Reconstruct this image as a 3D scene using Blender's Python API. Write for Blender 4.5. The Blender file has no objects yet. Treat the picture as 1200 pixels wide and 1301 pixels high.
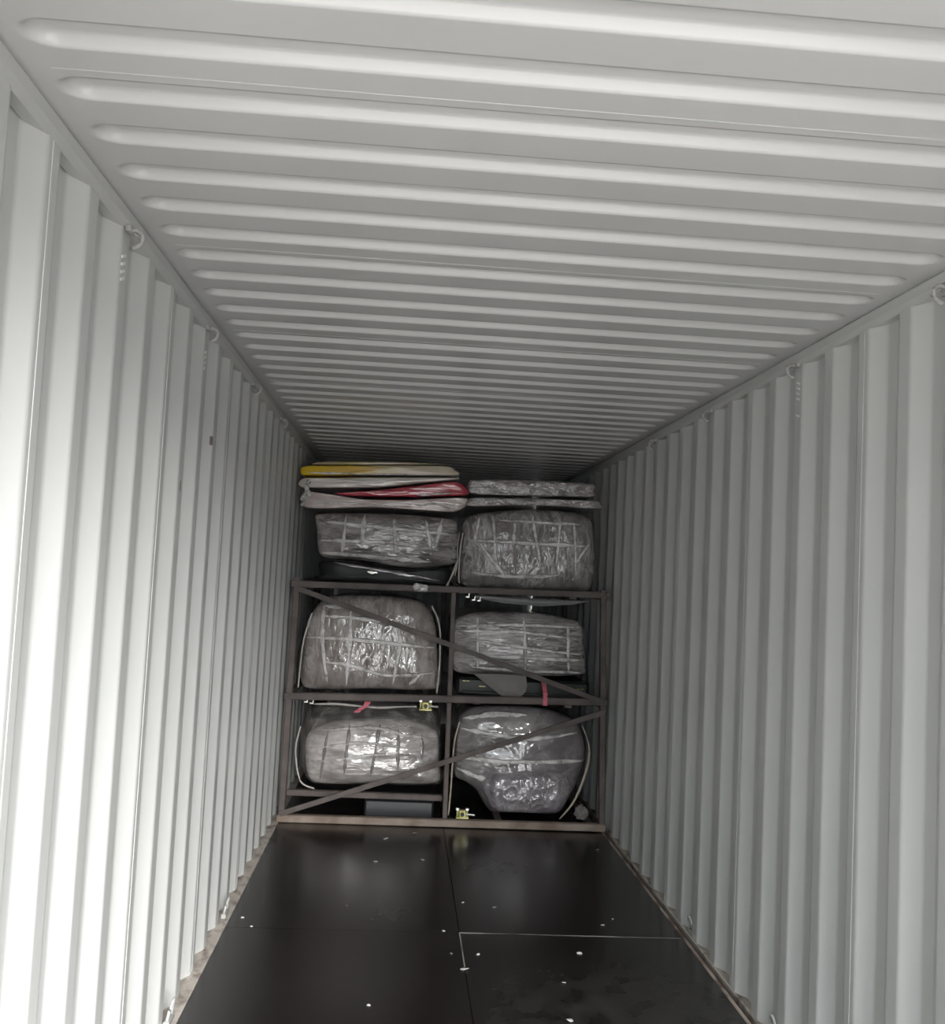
import bpy, bmesh, math, random
from mathutils import Vector, noise

scn = bpy.context.scene
C = scn.collection
R = random.Random(7)

# ---------------------------------------------------------------- camera
CAM_X, CAM_H = -0.3548, 1.739
F_PX, YAW, PITCH, ROLL = 1248.78, 0.0658, 0.0658, 0.0494
cd = bpy.data.cameras.new('camera')
cam = bpy.data.objects.new('camera', cd)
C.objects.link(cam)
cd.sensor_fit = 'VERTICAL'
cd.sensor_height = 24.0
cd.lens = 24.0 * F_PX / 1301.0
cd.clip_start, cd.clip_end = 0.05, 300
c_, s_ = math.cos(YAW), math.sin(YAW)
F = Vector((s_, c_, 0)); Rt = Vector((c_, -s_, 0)); U = Vector((0, 0, 1))
F2 = F * math.cos(PITCH) + U * math.sin(PITCH)
U2 = -F * math.sin(PITCH) + U * math.cos(PITCH)
R3 = Rt * math.cos(ROLL) + U2 * math.sin(ROLL)
U3 = -Rt * math.sin(ROLL) + U2 * math.cos(ROLL)
from mathutils import Matrix
m = Matrix((R3, U3, -F2)).transposed().to_4x4()
m.translation = (CAM_X, 0, CAM_H)
cam.matrix_world = m
scn.camera = cam

# ---------------------------------------------------------------- sky, sun, exposure
w = bpy.data.worlds.new('sky'); scn.world = w; w.use_nodes = True
bg = w.node_tree.nodes['Background']
bg.inputs[0].default_value = (0.87, 0.95, 1.0, 1)
bg.inputs[1].default_value = 3.1
sd = bpy.data.lights.new('hazy_sun', 'SUN')
sd.energy = 15.0; sd.angle = math.radians(50); sd.color = (1.0, 0.985, 0.965)
sun = bpy.data.objects.new('hazy_sun', sd); C.objects.link(sun)
SUN_TO = Vector((0.30, -0.82, 0.49)).normalized()
sun.rotation_euler = SUN_TO.to_track_quat('Z', 'Y').to_euler()
scn.view_settings.view_transform = 'Standard'
scn.view_settings.look = 'None'
scn.view_settings.gamma = 1
scn.view_settings.use_curve_mapping = False
scn.view_settings.exposure = 0.36
scn.cycles.max_bounces = 14
scn.cycles.diffuse_bounces = 8
scn.cycles.transparent_max_bounces = 12

# ---------------------------------------------------------------- materials
def new_mat(name):
    mt = bpy.data.materials.new(name); mt.use_nodes = True
    return mt, mt.node_tree, mt.node_tree.nodes['Principled BSDF']

def tex(nt, kind, scale, detail=4, sc=(1, 1, 1), rough=0.55):
    tc = nt.nodes.new('ShaderNodeTexCoord'); mp = nt.nodes.new('ShaderNodeMapping')
    mp.inputs['Scale'].default_value = sc
    nt.links.new(tc.outputs['Object'], mp.inputs['Vector'])
    n = nt.nodes.new(kind); n.inputs['Scale'].default_value = scale
    if kind == 'ShaderNodeTexNoise':
        n.inputs['Detail'].default_value = detail; n.inputs['Roughness'].default_value = rough
    nt.links.new(mp.outputs[0], n.inputs['Vector'])
    return n

def ramp(nt, src, stops):
    r = nt.nodes.new('ShaderNodeValToRGB'); e = r.color_ramp.elements
    while len(e) < len(stops): e.new(0.5)
    for el, (p, c) in zip(e, stops):
        el.position = p; el.color = (c[0], c[1], c[2], 1) if not isinstance(c, (int, float)) else (c, c, c, 1)
    nt.links.new(src, r.inputs[0])
    return r

def bump(nt, b, src, strength, dist=0.01):
    bp = nt.nodes.new('ShaderNodeBump'); bp.inputs['Strength'].default_value = strength
    bp.inputs['Distance'].default_value = dist
    nt.links.new(src, bp.inputs['Height']); nt.links.new(bp.outputs[0], b.inputs['Normal'])
    return bp

def mat(name, col, col2=None, rough=0.5, metal=0.0, nscale=6, sc=(1, 1, 1), lo=0.35, hi=0.65, bmp=0.0, bscale=40, bdist=0.004, bsc=None, coat=0.0, spec=0.5, detail=5):
    mt, nt, b = new_mat(name)
    b.inputs['Roughness'].default_value = rough; b.inputs['Metallic'].default_value = metal
    b.inputs['Coat Weight'].default_value = coat; b.inputs['Specular IOR Level'].default_value = spec
    n = tex(nt, 'ShaderNodeTexNoise', nscale, detail, sc)
    r = ramp(nt, n.outputs['Fac'], [(lo, col), (hi, col2 or col)])
    nt.links.new(r.outputs[0], b.inputs['Base Color'])
    if bmp:
        n2 = tex(nt, 'ShaderNodeTexNoise', bscale, 4, bsc or sc)
        bump(nt, b, n2.outputs['Fac'], bmp, bdist)
    return mt

M = {}
M['paint'] = mat('grey_container_paint', (0.535, 0.542, 0.53), (0.57, 0.574, 0.562), rough=0.32, nscale=1.6, lo=0.3, hi=0.7, bmp=0.06, bscale=9, bdist=0.01)
M['roof_paint'] = mat('grey_roof_paint', (0.62, 0.622, 0.615), (0.655, 0.655, 0.648), rough=0.24, nscale=1.2, sc=(0.25, 2, 1), lo=0.3, hi=0.7)
M['sill'] = mat('dusty_sill_paint', (0.16, 0.125, 0.10), (0.52, 0.47, 0.42), rough=0.9, nscale=16, sc=(1, 0.6, 1), lo=0.30, hi=0.52, bmp=0.4, bscale=60)
M['edge'] = mat('worn_board_edge', (0.16, 0.10, 0.075), (0.50, 0.42, 0.36), rough=0.9, nscale=5, sc=(1, 0.9, 1), lo=0.38, hi=0.58, bmp=0.5, bscale=50)
M['bead'] = mat('weld_bead_paint', (0.63, 0.64, 0.625), rough=0.4, nscale=3)
M['ring'] = mat('painted_ring_steel', (0.33, 0.325, 0.315), (0.48, 0.475, 0.46), rough=0.5, nscale=30)
M['mark'] = mat('white_stencil_paint', (0.85, 0.85, 0.83), rough=0.6)
M['steel'] = mat('brown_grey_rack_steel', (0.080, 0.064, 0.058), (0.150, 0.122, 0.112), rough=0.6, nscale=7, lo=0.35, hi=0.7, bmp=0.15, bscale=60)
M['rusty'] = mat('rubbed_rusty_steel', (0.19, 0.140, 0.108), (0.34, 0.28, 0.235), rough=0.7, nscale=6, lo=0.35, hi=0.65, bmp=0.15, bscale=60)
M['black'] = mat('black_moulded_plastic', (0.008, 0.009, 0.009), (0.014, 0.016, 0.015), rough=0.5, nscale=8)
M['cord'] = mat('cream_cord', (0.42, 0.36, 0.28), (0.55, 0.49, 0.40), rough=0.7, nscale=30)
M['edgefilm'] = mat('gathered_film_edge', (0.45, 0.42, 0.39), (0.58, 0.54, 0.5), rough=0.4, nscale=30)
M['pink'] = mat('pink_ribbon', (0.62, 0.13, 0.18), (0.75, 0.22, 0.27), rough=0.45, nscale=10)
M['brass'] = mat('yellow_green_fitting_paint', (0.30, 0.27, 0.06), (0.72, 0.70, 0.34), rough=0.35, nscale=30, metal=0.2)
M['bright'] = mat('bright_zinc', (0.75, 0.75, 0.70), (0.9, 0.9, 0.86), rough=0.25, metal=0.4, nscale=20)
M['card'] = mat('grey_card', (0.22, 0.205, 0.20), (0.26, 0.245, 0.235), rough=0.7, nscale=4)
M['sag'] = mat('grey_foam_sheet', (0.20, 0.205, 0.20), (0.26, 0.26, 0.255), rough=0.45, nscale=4)
M['chip'] = mat('pale_scrap', (0.60, 0.58, 0.54), (0.8, 0.78, 0.75), rough=0.6, nscale=40)
M['sealant'] = mat('pale_joint_sealant', (0.06, 0.056, 0.053), (0.30, 0.285, 0.27), rough=0.7, nscale=5, sc=(1, 1, 1), lo=0.3, hi=0.62)
M['crumple'] = mat('crumpled_clear_tape', (0.45, 0.43, 0.42), (0.8, 0.78, 0.76), rough=0.2, nscale=25, coat=0.5)
M['ground'] = mat('pale_yard_concrete', (0.47, 0.43, 0.41), (0.53, 0.485, 0.46), rough=0.9, nscale=0.5)

def floor_mat():
    mt, nt, b = new_mat('dark_film_faced_board')
    n1 = tex(nt, 'ShaderNodeTexNoise', 1.3, 3, (1, 1.0, 1), 0.5)
    n2 = tex(nt, 'ShaderNodeTexNoise', 12, 3, (1, 0.5, 1), 0.5)
    r1 = ramp(nt, n1.outputs['Fac'], [(0.45, 0.0), (0.95, 0.6)])
    r2 = ramp(nt, n2.outputs['Fac'], [(0.35, 0.4), (0.7, 1.0)])
    tc = nt.nodes.new('ShaderNodeTexCoord')          # a dusty trodden patch on the right, nearer the door
    vd = nt.nodes.new('ShaderNodeVectorMath'); vd.operation = 'DISTANCE'; vd.inputs[1].default_value = (0.66, 3.95, 0)
    nt.links.new(tc.outputs['Object'], vd.inputs[0])
    rp = ramp(nt, vd.outputs['Value'], [(0.15, 1.6), (0.75, 0.0)])
    n4 = tex(nt, 'ShaderNodeTexNoise', 8, 3, (1, 0.8, 1), 0.5); r4 = ramp(nt, n4.outputs['Fac'], [(0.36, 0.0), (0.74, 1.0)])
    mp4 = nt.nodes.new('ShaderNodeMath'); mp4.operation = 'MULTIPLY'
    nt.links.new(rp.outputs[0], mp4.inputs[0]); nt.links.new(r4.outputs[0], mp4.inputs[1])
    mul = nt.nodes.new('ShaderNodeMath'); mul.operation = 'MULTIPLY'
    nt.links.new(r1.outputs[0], mul.inputs[0]); nt.links.new(r2.outputs[0], mul.inputs[1])
    mul0 = mul; mul = nt.nodes.new('ShaderNodeMath'); mul.operation = 'MAXIMUM'
    nt.links.new(mul0.outputs[0], mul.inputs[0]); nt.links.new(mp4.outputs[0], mul.inputs[1])
    rc = ramp(nt, mul.outputs[0], [(0.0, (0.0075, 0.0055, 0.0052)), (1.0, (0.034, 0.029, 0.028))])
    nt.links.new(rc.outputs[0], b.inputs['Base Color'])
    rr = ramp(nt, mul.outputs[0], [(0.0, 0.23), (1.0, 0.45)])
    nt.links.new(rr.outputs[0], b.inputs['Roughness'])
    b.inputs['Specular IOR Level'].default_value = 0.6
    n3 = tex(nt, 'ShaderNodeTexNoise', 5, 3)
    bump(nt, b, n3.outputs['Fac'], 0.05, 0.01)
    return mt
M['floor'] = floor_mat()

def film_body(name, c1, c2, rough=0.28, sc=(1, 1, 3), nscale=9, fine=38, strength=0.55, lo=0.30, hi=0.70, gloss=1.0, milk=0.5, ior=1.75):
    """goods under tight stretch film: dull stuff below, milky creases and glossy film above"""
    mt, nt, b = new_mat(name)
    n = tex(nt, 'ShaderNodeTexNoise', nscale, 3, sc, 0.5)
    r = ramp(nt, n.outputs['Fac'], [(lo, c1), (hi, c2)])
    # creases: thin pale lines where a second noise crosses its middle value
    n3 = tex(nt, 'ShaderNodeTexNoise', nscale * 1.3, 3, sc, 0.55); n3.inputs['Distortion'].default_value = 0.8
    sb = nt.nodes.new('ShaderNodeMath'); sb.operation = 'SUBTRACT'; sb.inputs[1].default_value = 0.5
    ab = nt.nodes.new('ShaderNodeMath'); ab.operation = 'ABSOLUTE'
    nt.links.new(n3.outputs['Fac'], sb.inputs[0]); nt.links.new(sb.outputs[0], ab.inputs[0])
    cr0 = ramp(nt, ab.outputs[0], [(0.0, milk), (0.035, milk * 0.45), (0.09, 0.0)])
    zn = tex(nt, 'ShaderNodeTexNoise', 2.6, 2); zr = ramp(nt, zn.outputs['Fac'], [(0.40, 0.08), (0.58, 1.0)])   # creased zones
    cr = nt.nodes.new('ShaderNodeMath'); cr.operation = 'MULTIPLY'
    nt.links.new(cr0.outputs[0], cr.inputs[0]); nt.links.new(zr.outputs[0], cr.inputs[1])
    mx = nt.nodes.new('ShaderNodeMix'); mx.data_type = 'RGBA'
    nt.links.new(cr.outputs[0], mx.inputs['Factor']); nt.links.new(r.outputs[0], mx.inputs['A'])
    mx.inputs['B'].default_value = (0.62, 0.59, 0.575, 1)
    nt.links.new(mx.outputs['Result'], b.inputs['Base Color'])
    b.inputs['Roughness'].default_value = rough + 0.1
    b.inputs['Coat Weight'].default_value = gloss; b.inputs['Coat Roughness'].default_value = 0.07; b.inputs['Coat IOR'].default_value = ior
    n2 = tex(nt, 'ShaderNodeTexNoise', fine, 3, sc, 0.5); n2.inputs['Distortion'].default_value = 0.5
    ad = nt.nodes.new('ShaderNodeMath'); ad.operation = 'MULTIPLY_ADD'; ad.inputs[1].default_value = -1.2
    nt.links.new(ab.outputs[0], ad.inputs[0]); nt.links.new(n2.outputs['Fac'], ad.inputs[2])
    bp = bump(nt, b, ad.outputs[0], strength, 0.016)
    nt.links.new(bp.outputs[0], b.inputs['Coat Normal'])
    return mt
M['film_grey'] = film_body('grey_film_wrap', (0.15, 0.131, 0.129), (0.44, 0.40, 0.395), sc=(1, 1, 4.0), nscale=5, fine=9, strength=0.6, milk=0.85, lo=0.38, hi=0.66, ior=1.65)
M['film_mauve'] = film_body('mauve_grey_film_wrap', (0.165, 0.142, 0.144), (0.36, 0.325, 0.325), sc=(2.2, 1, 1.0), nscale=6, fine=11, strength=0.6, milk=0.9, ior=1.65)
M['film_warm'] = film_body('warm_grey_film_wrap', (0.185, 0.158, 0.144), (0.45, 0.40, 0.37), sc=(2.0, 1, 1.0), nscale=6, fine=10, strength=0.55, milk=0.6)
M['film_bright'] = film_body('silver_film_wrap', (0.42, 0.385, 0.38), (0.93, 0.90, 0.89), sc=(1, 1, 3.6), nscale=5, fine=7, strength=0.5, milk=0.8, ior=2.5, lo=0.36, hi=0.60)
M['film_dark'] = film_body('dark_grey_film_wrap', (0.15, 0.132, 0.133), (0.27, 0.245, 0.248), sc=(1, 1, 1.5), nscale=4, fine=7, strength=0.35, milk=0.35)
M['bubble'] = film_body('grey_bubble_wrap', (0.15, 0.132, 0.145), (0.34, 0.31, 0.335), sc=(1, 1, 1), nscale=10, fine=20, strength=0.6)
M['bubble_slab'] = film_body('bubble_wrapped_slab', (0.14, 0.122, 0.122), (0.38, 0.34, 0.335), sc=(1, 1, 1.6), nscale=12, fine=22, strength=0.6)
M['band'] = film_body('gathered_film_band', (0.40, 0.37, 0.36), (0.68, 0.645, 0.63), sc=(1, 1, 1), nscale=22, fine=30, strength=0.4, gloss=0.6, milk=0.2)
M['dark_band'] = film_body('dark_gathered_band', (0.13, 0.12, 0.118), (0.26, 0.24, 0.235), sc=(1, 1, 1), nscale=22, fine=30, strength=0.4, milk=0.3)
M['slab_white'] = film_body('cream_padding', (0.58, 0.52, 0.46), (0.76, 0.71, 0.66), sc=(0.5, 1, 3), strength=0.3, milk=0.2, fine=9)
M['slab_cream'] = film_body('pink_cream_padding', (0.46, 0.34, 0.31), (0.66, 0.58, 0.53), sc=(0.7, 1, 3), strength=0.45, fine=9)
M['slab_red'] = film_body('crimson_sheet', (0.42, 0.016, 0.04), (0.56, 0.035, 0.07), sc=(0.5, 1, 3), strength=0.3, milk=0.08, fine=9)
M['slab_tan'] = film_body('tan_sheet', (0.46, 0.42, 0.12), (0.48, 0.38, 0.27), sc=(0.9, 1, 1), nscale=3, strength=0.2, milk=0.15, fine=9)

def yellow_mat():
    mt, nt, b = new_mat('yellow_panel_under_film')
    tc = nt.nodes.new('ShaderNodeTexCoord'); sx = nt.nodes.new('ShaderNodeSeparateXYZ')
    nt.links.new(tc.outputs['Object'], sx.inputs[0])
    n = tex(nt, 'ShaderNodeTexNoise', 7, 4, (0.6, 1, 4))
    ad = nt.nodes.new('ShaderNodeMath'); ad.operation = 'MULTIPLY_ADD'; ad.inputs[1].default_value = 0.5
    nt.links.new(n.outputs['Fac'], ad.inputs[0]); nt.links.new(sx.outputs['X'], ad.inputs[2])
    r = ramp(nt, ad.outputs[0], [(0.0, (0.66, 0.62, 0.03)), (0.20, (0.80, 0.54, 0.03)), (0.48, (0.78, 0.50, 0.07)), (0.66, (0.66, 0.55, 0.28)), (0.95, (0.64, 0.56, 0.42))])
    mr = nt.nodes.new('ShaderNodeMath'); mr.operation = 'ADD'; mr.inputs[1].default_value = 0.42
    nt.links.new(ad.outputs[0], mr.inputs[0]); nt.links.new(mr.outputs[0], r.inputs[0])
    nt.links.new(r.outputs[0], b.inputs['Base Color'])
    b.inputs['Roughness'].default_value = 0.32; b.inputs['Coat Weight'].default_value = 0.4
    n2 = tex(nt, 'ShaderNodeTexNoise', 20, 4, (0.4, 1, 3)); bump(nt, b, n2.outputs['Fac'], 0.3, 0.01)
    return mt
M['yellow'] = yellow_mat()

def clear_film(name='clear_plastic_film', col=(0.42, 0.39, 0.37), stops=((0.42, 0.10), (0.72, 0.55)), scale=11):
    mt = bpy.data.materials.new(name); mt.use_nodes = True
    nt = mt.node_tree; nt.nodes.clear()
    out = nt.nodes.new('ShaderNodeOutputMaterial'); mix = nt.nodes.new('ShaderNodeMixShader')
    tr = nt.nodes.new('ShaderNodeBsdfTransparent'); tr.inputs[0].default_value = (0.93, 0.92, 0.91, 1)
    pb = nt.nodes.new('ShaderNodeBsdfPrincipled')
    pb.inputs['Base Color'].default_value = (*col, 1); pb.inputs['Roughness'].default_value = 0.17
    n = tex(nt, 'ShaderNodeTexNoise', scale, 6, (1, 1, 1.4), 0.62)
    r = ramp(nt, n.outputs['Fac'], list(stops))
    n2 = tex(nt, 'ShaderNodeTexNoise', 20, 5, (1, 1, 1.6), 0.65)
    bp = nt.nodes.new('ShaderNodeBump'); bp.inputs['Strength'].default_value = 0.6; bp.inputs['Distance'].default_value = 0.015
    nt.links.new(n2.outputs['Fac'], bp.inputs['Height']); nt.links.new(bp.outputs[0], pb.inputs['Normal'])
    nt.links.new(r.outputs[0], mix.inputs[0]); nt.links.new(tr.outputs[0], mix.inputs[1]); nt.links.new(pb.outputs[0], mix.inputs[2])
    nt.links.new(mix.outputs[0], out.inputs[0])
    return mt
M['clear'] = clear_film()
M['band'] = clear_film('milky_gathered_film', (0.88, 0.85, 0.835), ((0.32, 0.35), (0.55, 1.0)), 12)

# ---------------------------------------------------------------- helpers
def link(name, verts, faces, material, parent=None, smooth=False, loc=None):
    me = bpy.data.meshes.new(name); me.from_pydata([tuple(v) for v in verts], [], faces); me.update()
    bm = bmesh.new(); bm.from_mesh(me); bmesh.ops.recalc_face_normals(bm, faces=bm.faces); bm.to_mesh(me); bm.free()
    if smooth:
        for p in me.polygons: p.use_smooth = True
    me.materials.append(material)
    o = bpy.data.objects.new(name, me); C.objects.link(o)
    if parent: o.parent = parent
    if loc: o.location = loc
    return o

def tag(o, label, cat, group=None):
    o['label'] = label; o['category'] = cat
    if group: o['group'] = group
    return o

def struct(o):
    o['kind'] = 'structure'; return o

def thing(name, loc, label, cat, group=None):
    o = bpy.data.objects.new(name, None); o.empty_display_size = 0.1; C.objects.link(o); o.location = loc
    return tag(o, label, cat, group)

def local(o, pts):
    l = o.location
    return [(p[0] - l.x, p[1] - l.y, p[2] - l.z) for p in pts]

def box_vf(x0, x1, y0, y1, z0, z1, bv=0.0):
    """a box with chamfered edges"""
    bm = bmesh.new()
    v = [bm.verts.new((x, y, z)) for x in (x0, x1) for y in (y0, y1) for z in (z0, z1)]
    for f in ((0, 1, 3, 2), (4, 6, 7, 5), (0, 4, 5, 1), (2, 3, 7, 6), (0, 2, 6, 4), (1, 5, 7, 3)):
        bm.faces.new([v[i] for i in f])
    if bv:
        bmesh.ops.bevel(bm, geom=list(bm.edges), offset=bv, segments=1, profile=0.5, affect='EDGES')
    bm.verts.index_update()
    V = [tuple(q.co) for q in bm.verts]; Fc = [[q.index for q in f.verts] for f in bm.faces]
    bm.free()
    return V, Fc

def box(name, x0, x1, y0, y1, z0, z1, material, parent=None, bv=0.003):
    V, Fc = box_vf(x0, x1, y0, y1, z0, z1, bv)
    if parent: V = local(parent, V)
    return link(name, V, Fc, material, parent)

def bar_vf(a, b, w, h, upref=(0, -1, 0)):
    """rectangular bar from a to b: w across, h along upref"""
    a, b = Vector(a), Vector(b); d = (b - a).normalized(); n = Vector(upref)
    n = (n - d * n.dot(d)).normalized(); s = d.cross(n)
    c = 0.12 * min(w, h)
    prof = [(-w/2 + c, -h/2), (w/2 - c, -h/2), (w/2, -h/2 + c), (w/2, h/2 - c), (w/2 - c, h/2), (-w/2 + c, h/2), (-w/2, h/2 - c), (-w/2, -h/2 + c)]
    V = [p + s * u + n * t for p in (a, b) for u, t in prof]
    k = len(prof)
    Fc = [(i, (i + 1) % k, k + (i + 1) % k, k + i) for i in range(k)] + [tuple(range(k))[::-1], tuple(range(k, 2 * k))]
    return V, Fc

def bar(name, a, b, w, h, material, parent, upref=(0, -1, 0)):
    V, Fc = bar_vf(a, b, w, h, upref)
    return link(name, local(parent, V) if parent else V, Fc, material, parent)

def spline(pts, n=8, closed=False, k_=1.0):
    P = [Vector(p) for p in pts]; out = []; k = len(P)
    for i in range(k if closed else k - 1):
        g = (lambda j: P[j % k]) if closed else (lambda j: P[max(0, min(k - 1, j))])
        p0, p1, p2, p3 = g(i - 1), g(i), g(i + 1), g(i + 2)
        for j in range(n):
            t = j / n
            m1 = (p2 - p0) * 0.5 * k_; m2 = (p3 - p1) * 0.5 * k_
            out.append(p1 * (2*t**3 - 3*t*t + 1) + m1 * (t**3 - 2*t*t + t) + p2 * (3*t*t - 2*t**3) + m2 * (t**3 - t*t))
    if not closed: out.append(P[-1])
    return out

def tube_vf(path, rad, sides=8, closed=False):
    V, Fc = [], []; k = len(path)
    for i, p in enumerate(path):
        a = path[(i - 1) % k] if closed else path[max(0, i - 1)]
        b = path[(i + 1) % k] if closed else path[min(k - 1, i + 1)]
        d = (b - a).normalized(); ref = Vector((0, 0, 1)) if abs(d.z) < 0.9 else Vector((0, 1, 0))
        s = d.cross(ref).normalized(); u = s.cross(d)
        r = rad(i / max(1, k - 1)) if callable(rad) else rad
        for j in range(sides):
            t = 2 * math.pi * j / sides
            V.append(p + s * (r * math.cos(t)) + u * (r * math.sin(t)))
    for i in range(k if closed else k - 1):
        for j in range(sides):
            a0 = i * sides + j; a1 = i * sides + (j + 1) % sides
            b0 = ((i + 1) % k) * sides + j; b1 = ((i + 1) % k) * sides + (j + 1) % sides
            Fc.append((a0, a1, b1, b0))
    if not closed:
        Fc.append(tuple(range(sides))[::-1]); Fc.append(tuple(range((k - 1) * sides, k * sides)))
    return V, Fc

def tube(name, pts, rad, material, parent=None, n=6, closed=False, sides=8):
    V, Fc = tube_vf(spline(pts, n, closed), rad, sides, closed)
    return link(name, local(parent, V) if parent else V, Fc, material, parent, smooth=True)

# ---------------------------------------------------------------- container shell
Y0, Y1 = -0.30, 11.73          # door opening, closed end
WX, DEPTH, PITCH_W = 1.166, 0.036, 0.278
H = 2.6975
RAIL_Z = 2.640

def wall_profile(y_deep):
    """(y, recess) points: inner flange, slope, outer flange, slope; y_deep = deep end of a slope that faces the door"""
    base = [(-0.138 - 0.068, 0.0), (-0.138, 1.0), (-0.068, 1.0), (0.0, 0.0)]
    pts = []
    k = math.floor((Y0 - y_deep) / PITCH_W) - 1
    while y_deep + k * PITCH_W < Y1 + 0.5:
        for y, d in base: pts.append((y_deep + k * PITCH_W + y, d * DEPTH))
        k += 1
    out = []                                  # round each bend
    for i in range(1, len(pts) - 1):
        (ya, da), (yb, db), (yc, dc) = pts[i - 1], pts[i], pts[i + 1]
        r = 0.010
        def toward(y, d):
            l = math.hypot(y - yb, d - db); return (yb + (y - yb) * r / l, db + (d - db) * r / l)
        p, q = toward(ya, da), toward(yc, dc)
        mid = ((p[0] + q[0]) / 4 + yb / 2, (p[1] + q[1]) / 4 + db / 2)
        out += [p, mid, q]
    return [(max(Y0, min(Y1, y)), d) for y, d in out if Y0 - 0.02 < y < Y1 + 0.02]

def side_wall(name, sgn, y_deep):
    prof = wall_profile(y_deep); V = []
    for y, d in prof:
        x = sgn * (WX + d)
        V += [(x, y, -0.02), (x, y, 2.66)]
    Fc = [(2 * i, 2 * i + 2, 2 * i + 3, 2 * i + 1) for i in range(len(prof) - 1)]
    o = struct(link(name, V, Fc, M['paint'], smooth=True))
    md = o.modifiers.new('sheet', 'SOLIDIFY'); md.thickness = 0.002; md.offset = 0
    wn = o.modifiers.new('crisp', 'WEIGHTED_NORMAL'); wn.mode = 'FACE_AREA'; wn.weight = 90
    return o
wall_left = side_wall('wall_left', -1, 2.3949)
wall_right = side_wall('wall_right', 1, 2.9012)

# vertical weld seams on the inner flanges, every fourth corrugation
for par, sgn, ys in ((wall_left, -1, 3.229 + 0.026), (wall_right, 1, 3.179 + 0.030)):
    for k in range(-2, 8):
        y = ys + k * 4 * PITCH_W
        if 0 < y < Y1 - 0.2:
            x = sgn * (WX - 0.0008)
            V, Fc = bar_vf((x, y, 0.01), (x, y, RAIL_Z), 0.006, 0.0022, (-sgn, 0, 0))
            link('weld_seam', V, Fc, M['bead'], par)

# closed end: flat corrugated sheet
V = []; xs = []; k = -5
while k < 6:
    for x, d in ((-0.139, 0), (-0.071, 0.03), (0.0, 0.03), (0.068, 0)):
        xs.append((k * 0.25 + x * 0.9, d))
    k += 1
for x, d in xs:
    x = max(-1.21, min(1.21, x)); V += [(x, Y1 + d, -0.02), (x, Y1 + d, 2.72)]
struct(link('wall_back', V, [(2 * i, 2 * i + 2, 2 * i + 3, 2 * i + 1) for i in range(len(xs) - 1)], M['paint']))

# roof: stamped pockets with rounded ends, margins flat
def roof():
    P, HALF_X, SLOPE, RAISE = 0.209, 1.108, 0.015, 0.024
    yc_bright = 2.675                          # mid of the slope that faces the door
    # pocket (raised) runs from  yc-0.5*slope-0.064-slope .. yc+0.5*slope
    HY = (0.064 + 2 * SLOPE) / 2; off = -(0.064 / 2 + SLOPE / 2)
    ys = []
    k0 = math.floor((Y0 - yc_bright) / P) - 1; k1 = math.ceil((Y1 - yc_bright) / P) + 1
    rel = [-HY - .006, -HY, -HY + SLOPE * .25, -HY + SLOPE * .5, -HY + SLOPE * .75, -HY + SLOPE, -HY + SLOPE + .006, -0.012, 0.012, HY - SLOPE - .006, HY - SLOPE, HY - SLOPE * .75, HY - SLOPE * .5, HY - SLOPE * .25, HY, HY + 0.006, HY + 0.02, HY + 0.055]
    for k in range(k0, k1):
        yc = yc_bright + off + k * P
        for r in rel:
            if Y0 <= yc + r <= Y1: ys.append((yc + r, yc))
    xs = [-1.215, -1.15] + [-1.12 + i * 0.011 for i in range(16)] + [-0.94 + i * 0.235 for i in range(9)] + [1.12 - i * 0.011 for i in range(15, -1, -1)] + [1.15, 1.215]
    V = []
    RC = 0.055
    for y, yc in ys:
        for x in xs:
            qx = abs(x) - (HALF_X - RC); qy = abs(y - yc) - (HY - RC)
            d = math.hypot(max(qx, 0), max(qy, 0)) + min(max(qx, qy), 0) - RC      # <0 inside the rounded pocket
            t = max(0.0, min(1.0, -d / SLOPE)); t = 0.6 * t + 0.4 * t * t * (3 - 2 * t)
            V.append((x, y, H + RAISE * t))
    n = len(xs); Fc = []
    for i in range(len(ys) - 1):
        for j in range(n - 1):
            a = i * n + j; Fc.append((a, a + 1, a + n + 1, a + n))
    o = struct(link('ceiling', V, Fc, M['roof_paint'], smooth=True))
    for k in range(-3, 9):
        y = 1.93 + k * 5 * P
        if Y0 < y < Y1:
            V, Fc = bar_vf((-1.10, y, H + 0.0003), (1.10, y, H + 0.0003), 0.004, 0.0022, (0, 0, -1))
            link('weld_seam', V, Fc, M['bead'], o)
    return o
ceiling = roof()

for n, sgn in ((1, -1), (2, 1)):               # top side rails
    x0, x1 = sorted((sgn * 1.152, sgn * 1.212))
    struct(box('trim_%d' % n, x0, x1, Y0, Y1, RAIL_Z, H + 0.004, M['paint'], bv=0.016))
# sills along the wall foot
struct(box('baseboard_left', -1.215, -1.124, Y0, Y1, -0.06, 0.004, M['sill'], bv=0.003))
struct(box('baseboard_right', 1.161, 1.215, Y0, Y1, -0.06, 0.004, M['sill'], bv=0.003))
struct(box('trim_3', 1.120, 1.136, Y0, Y1, -0.06, 0.003, M['edge'], bv=0.004))

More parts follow.
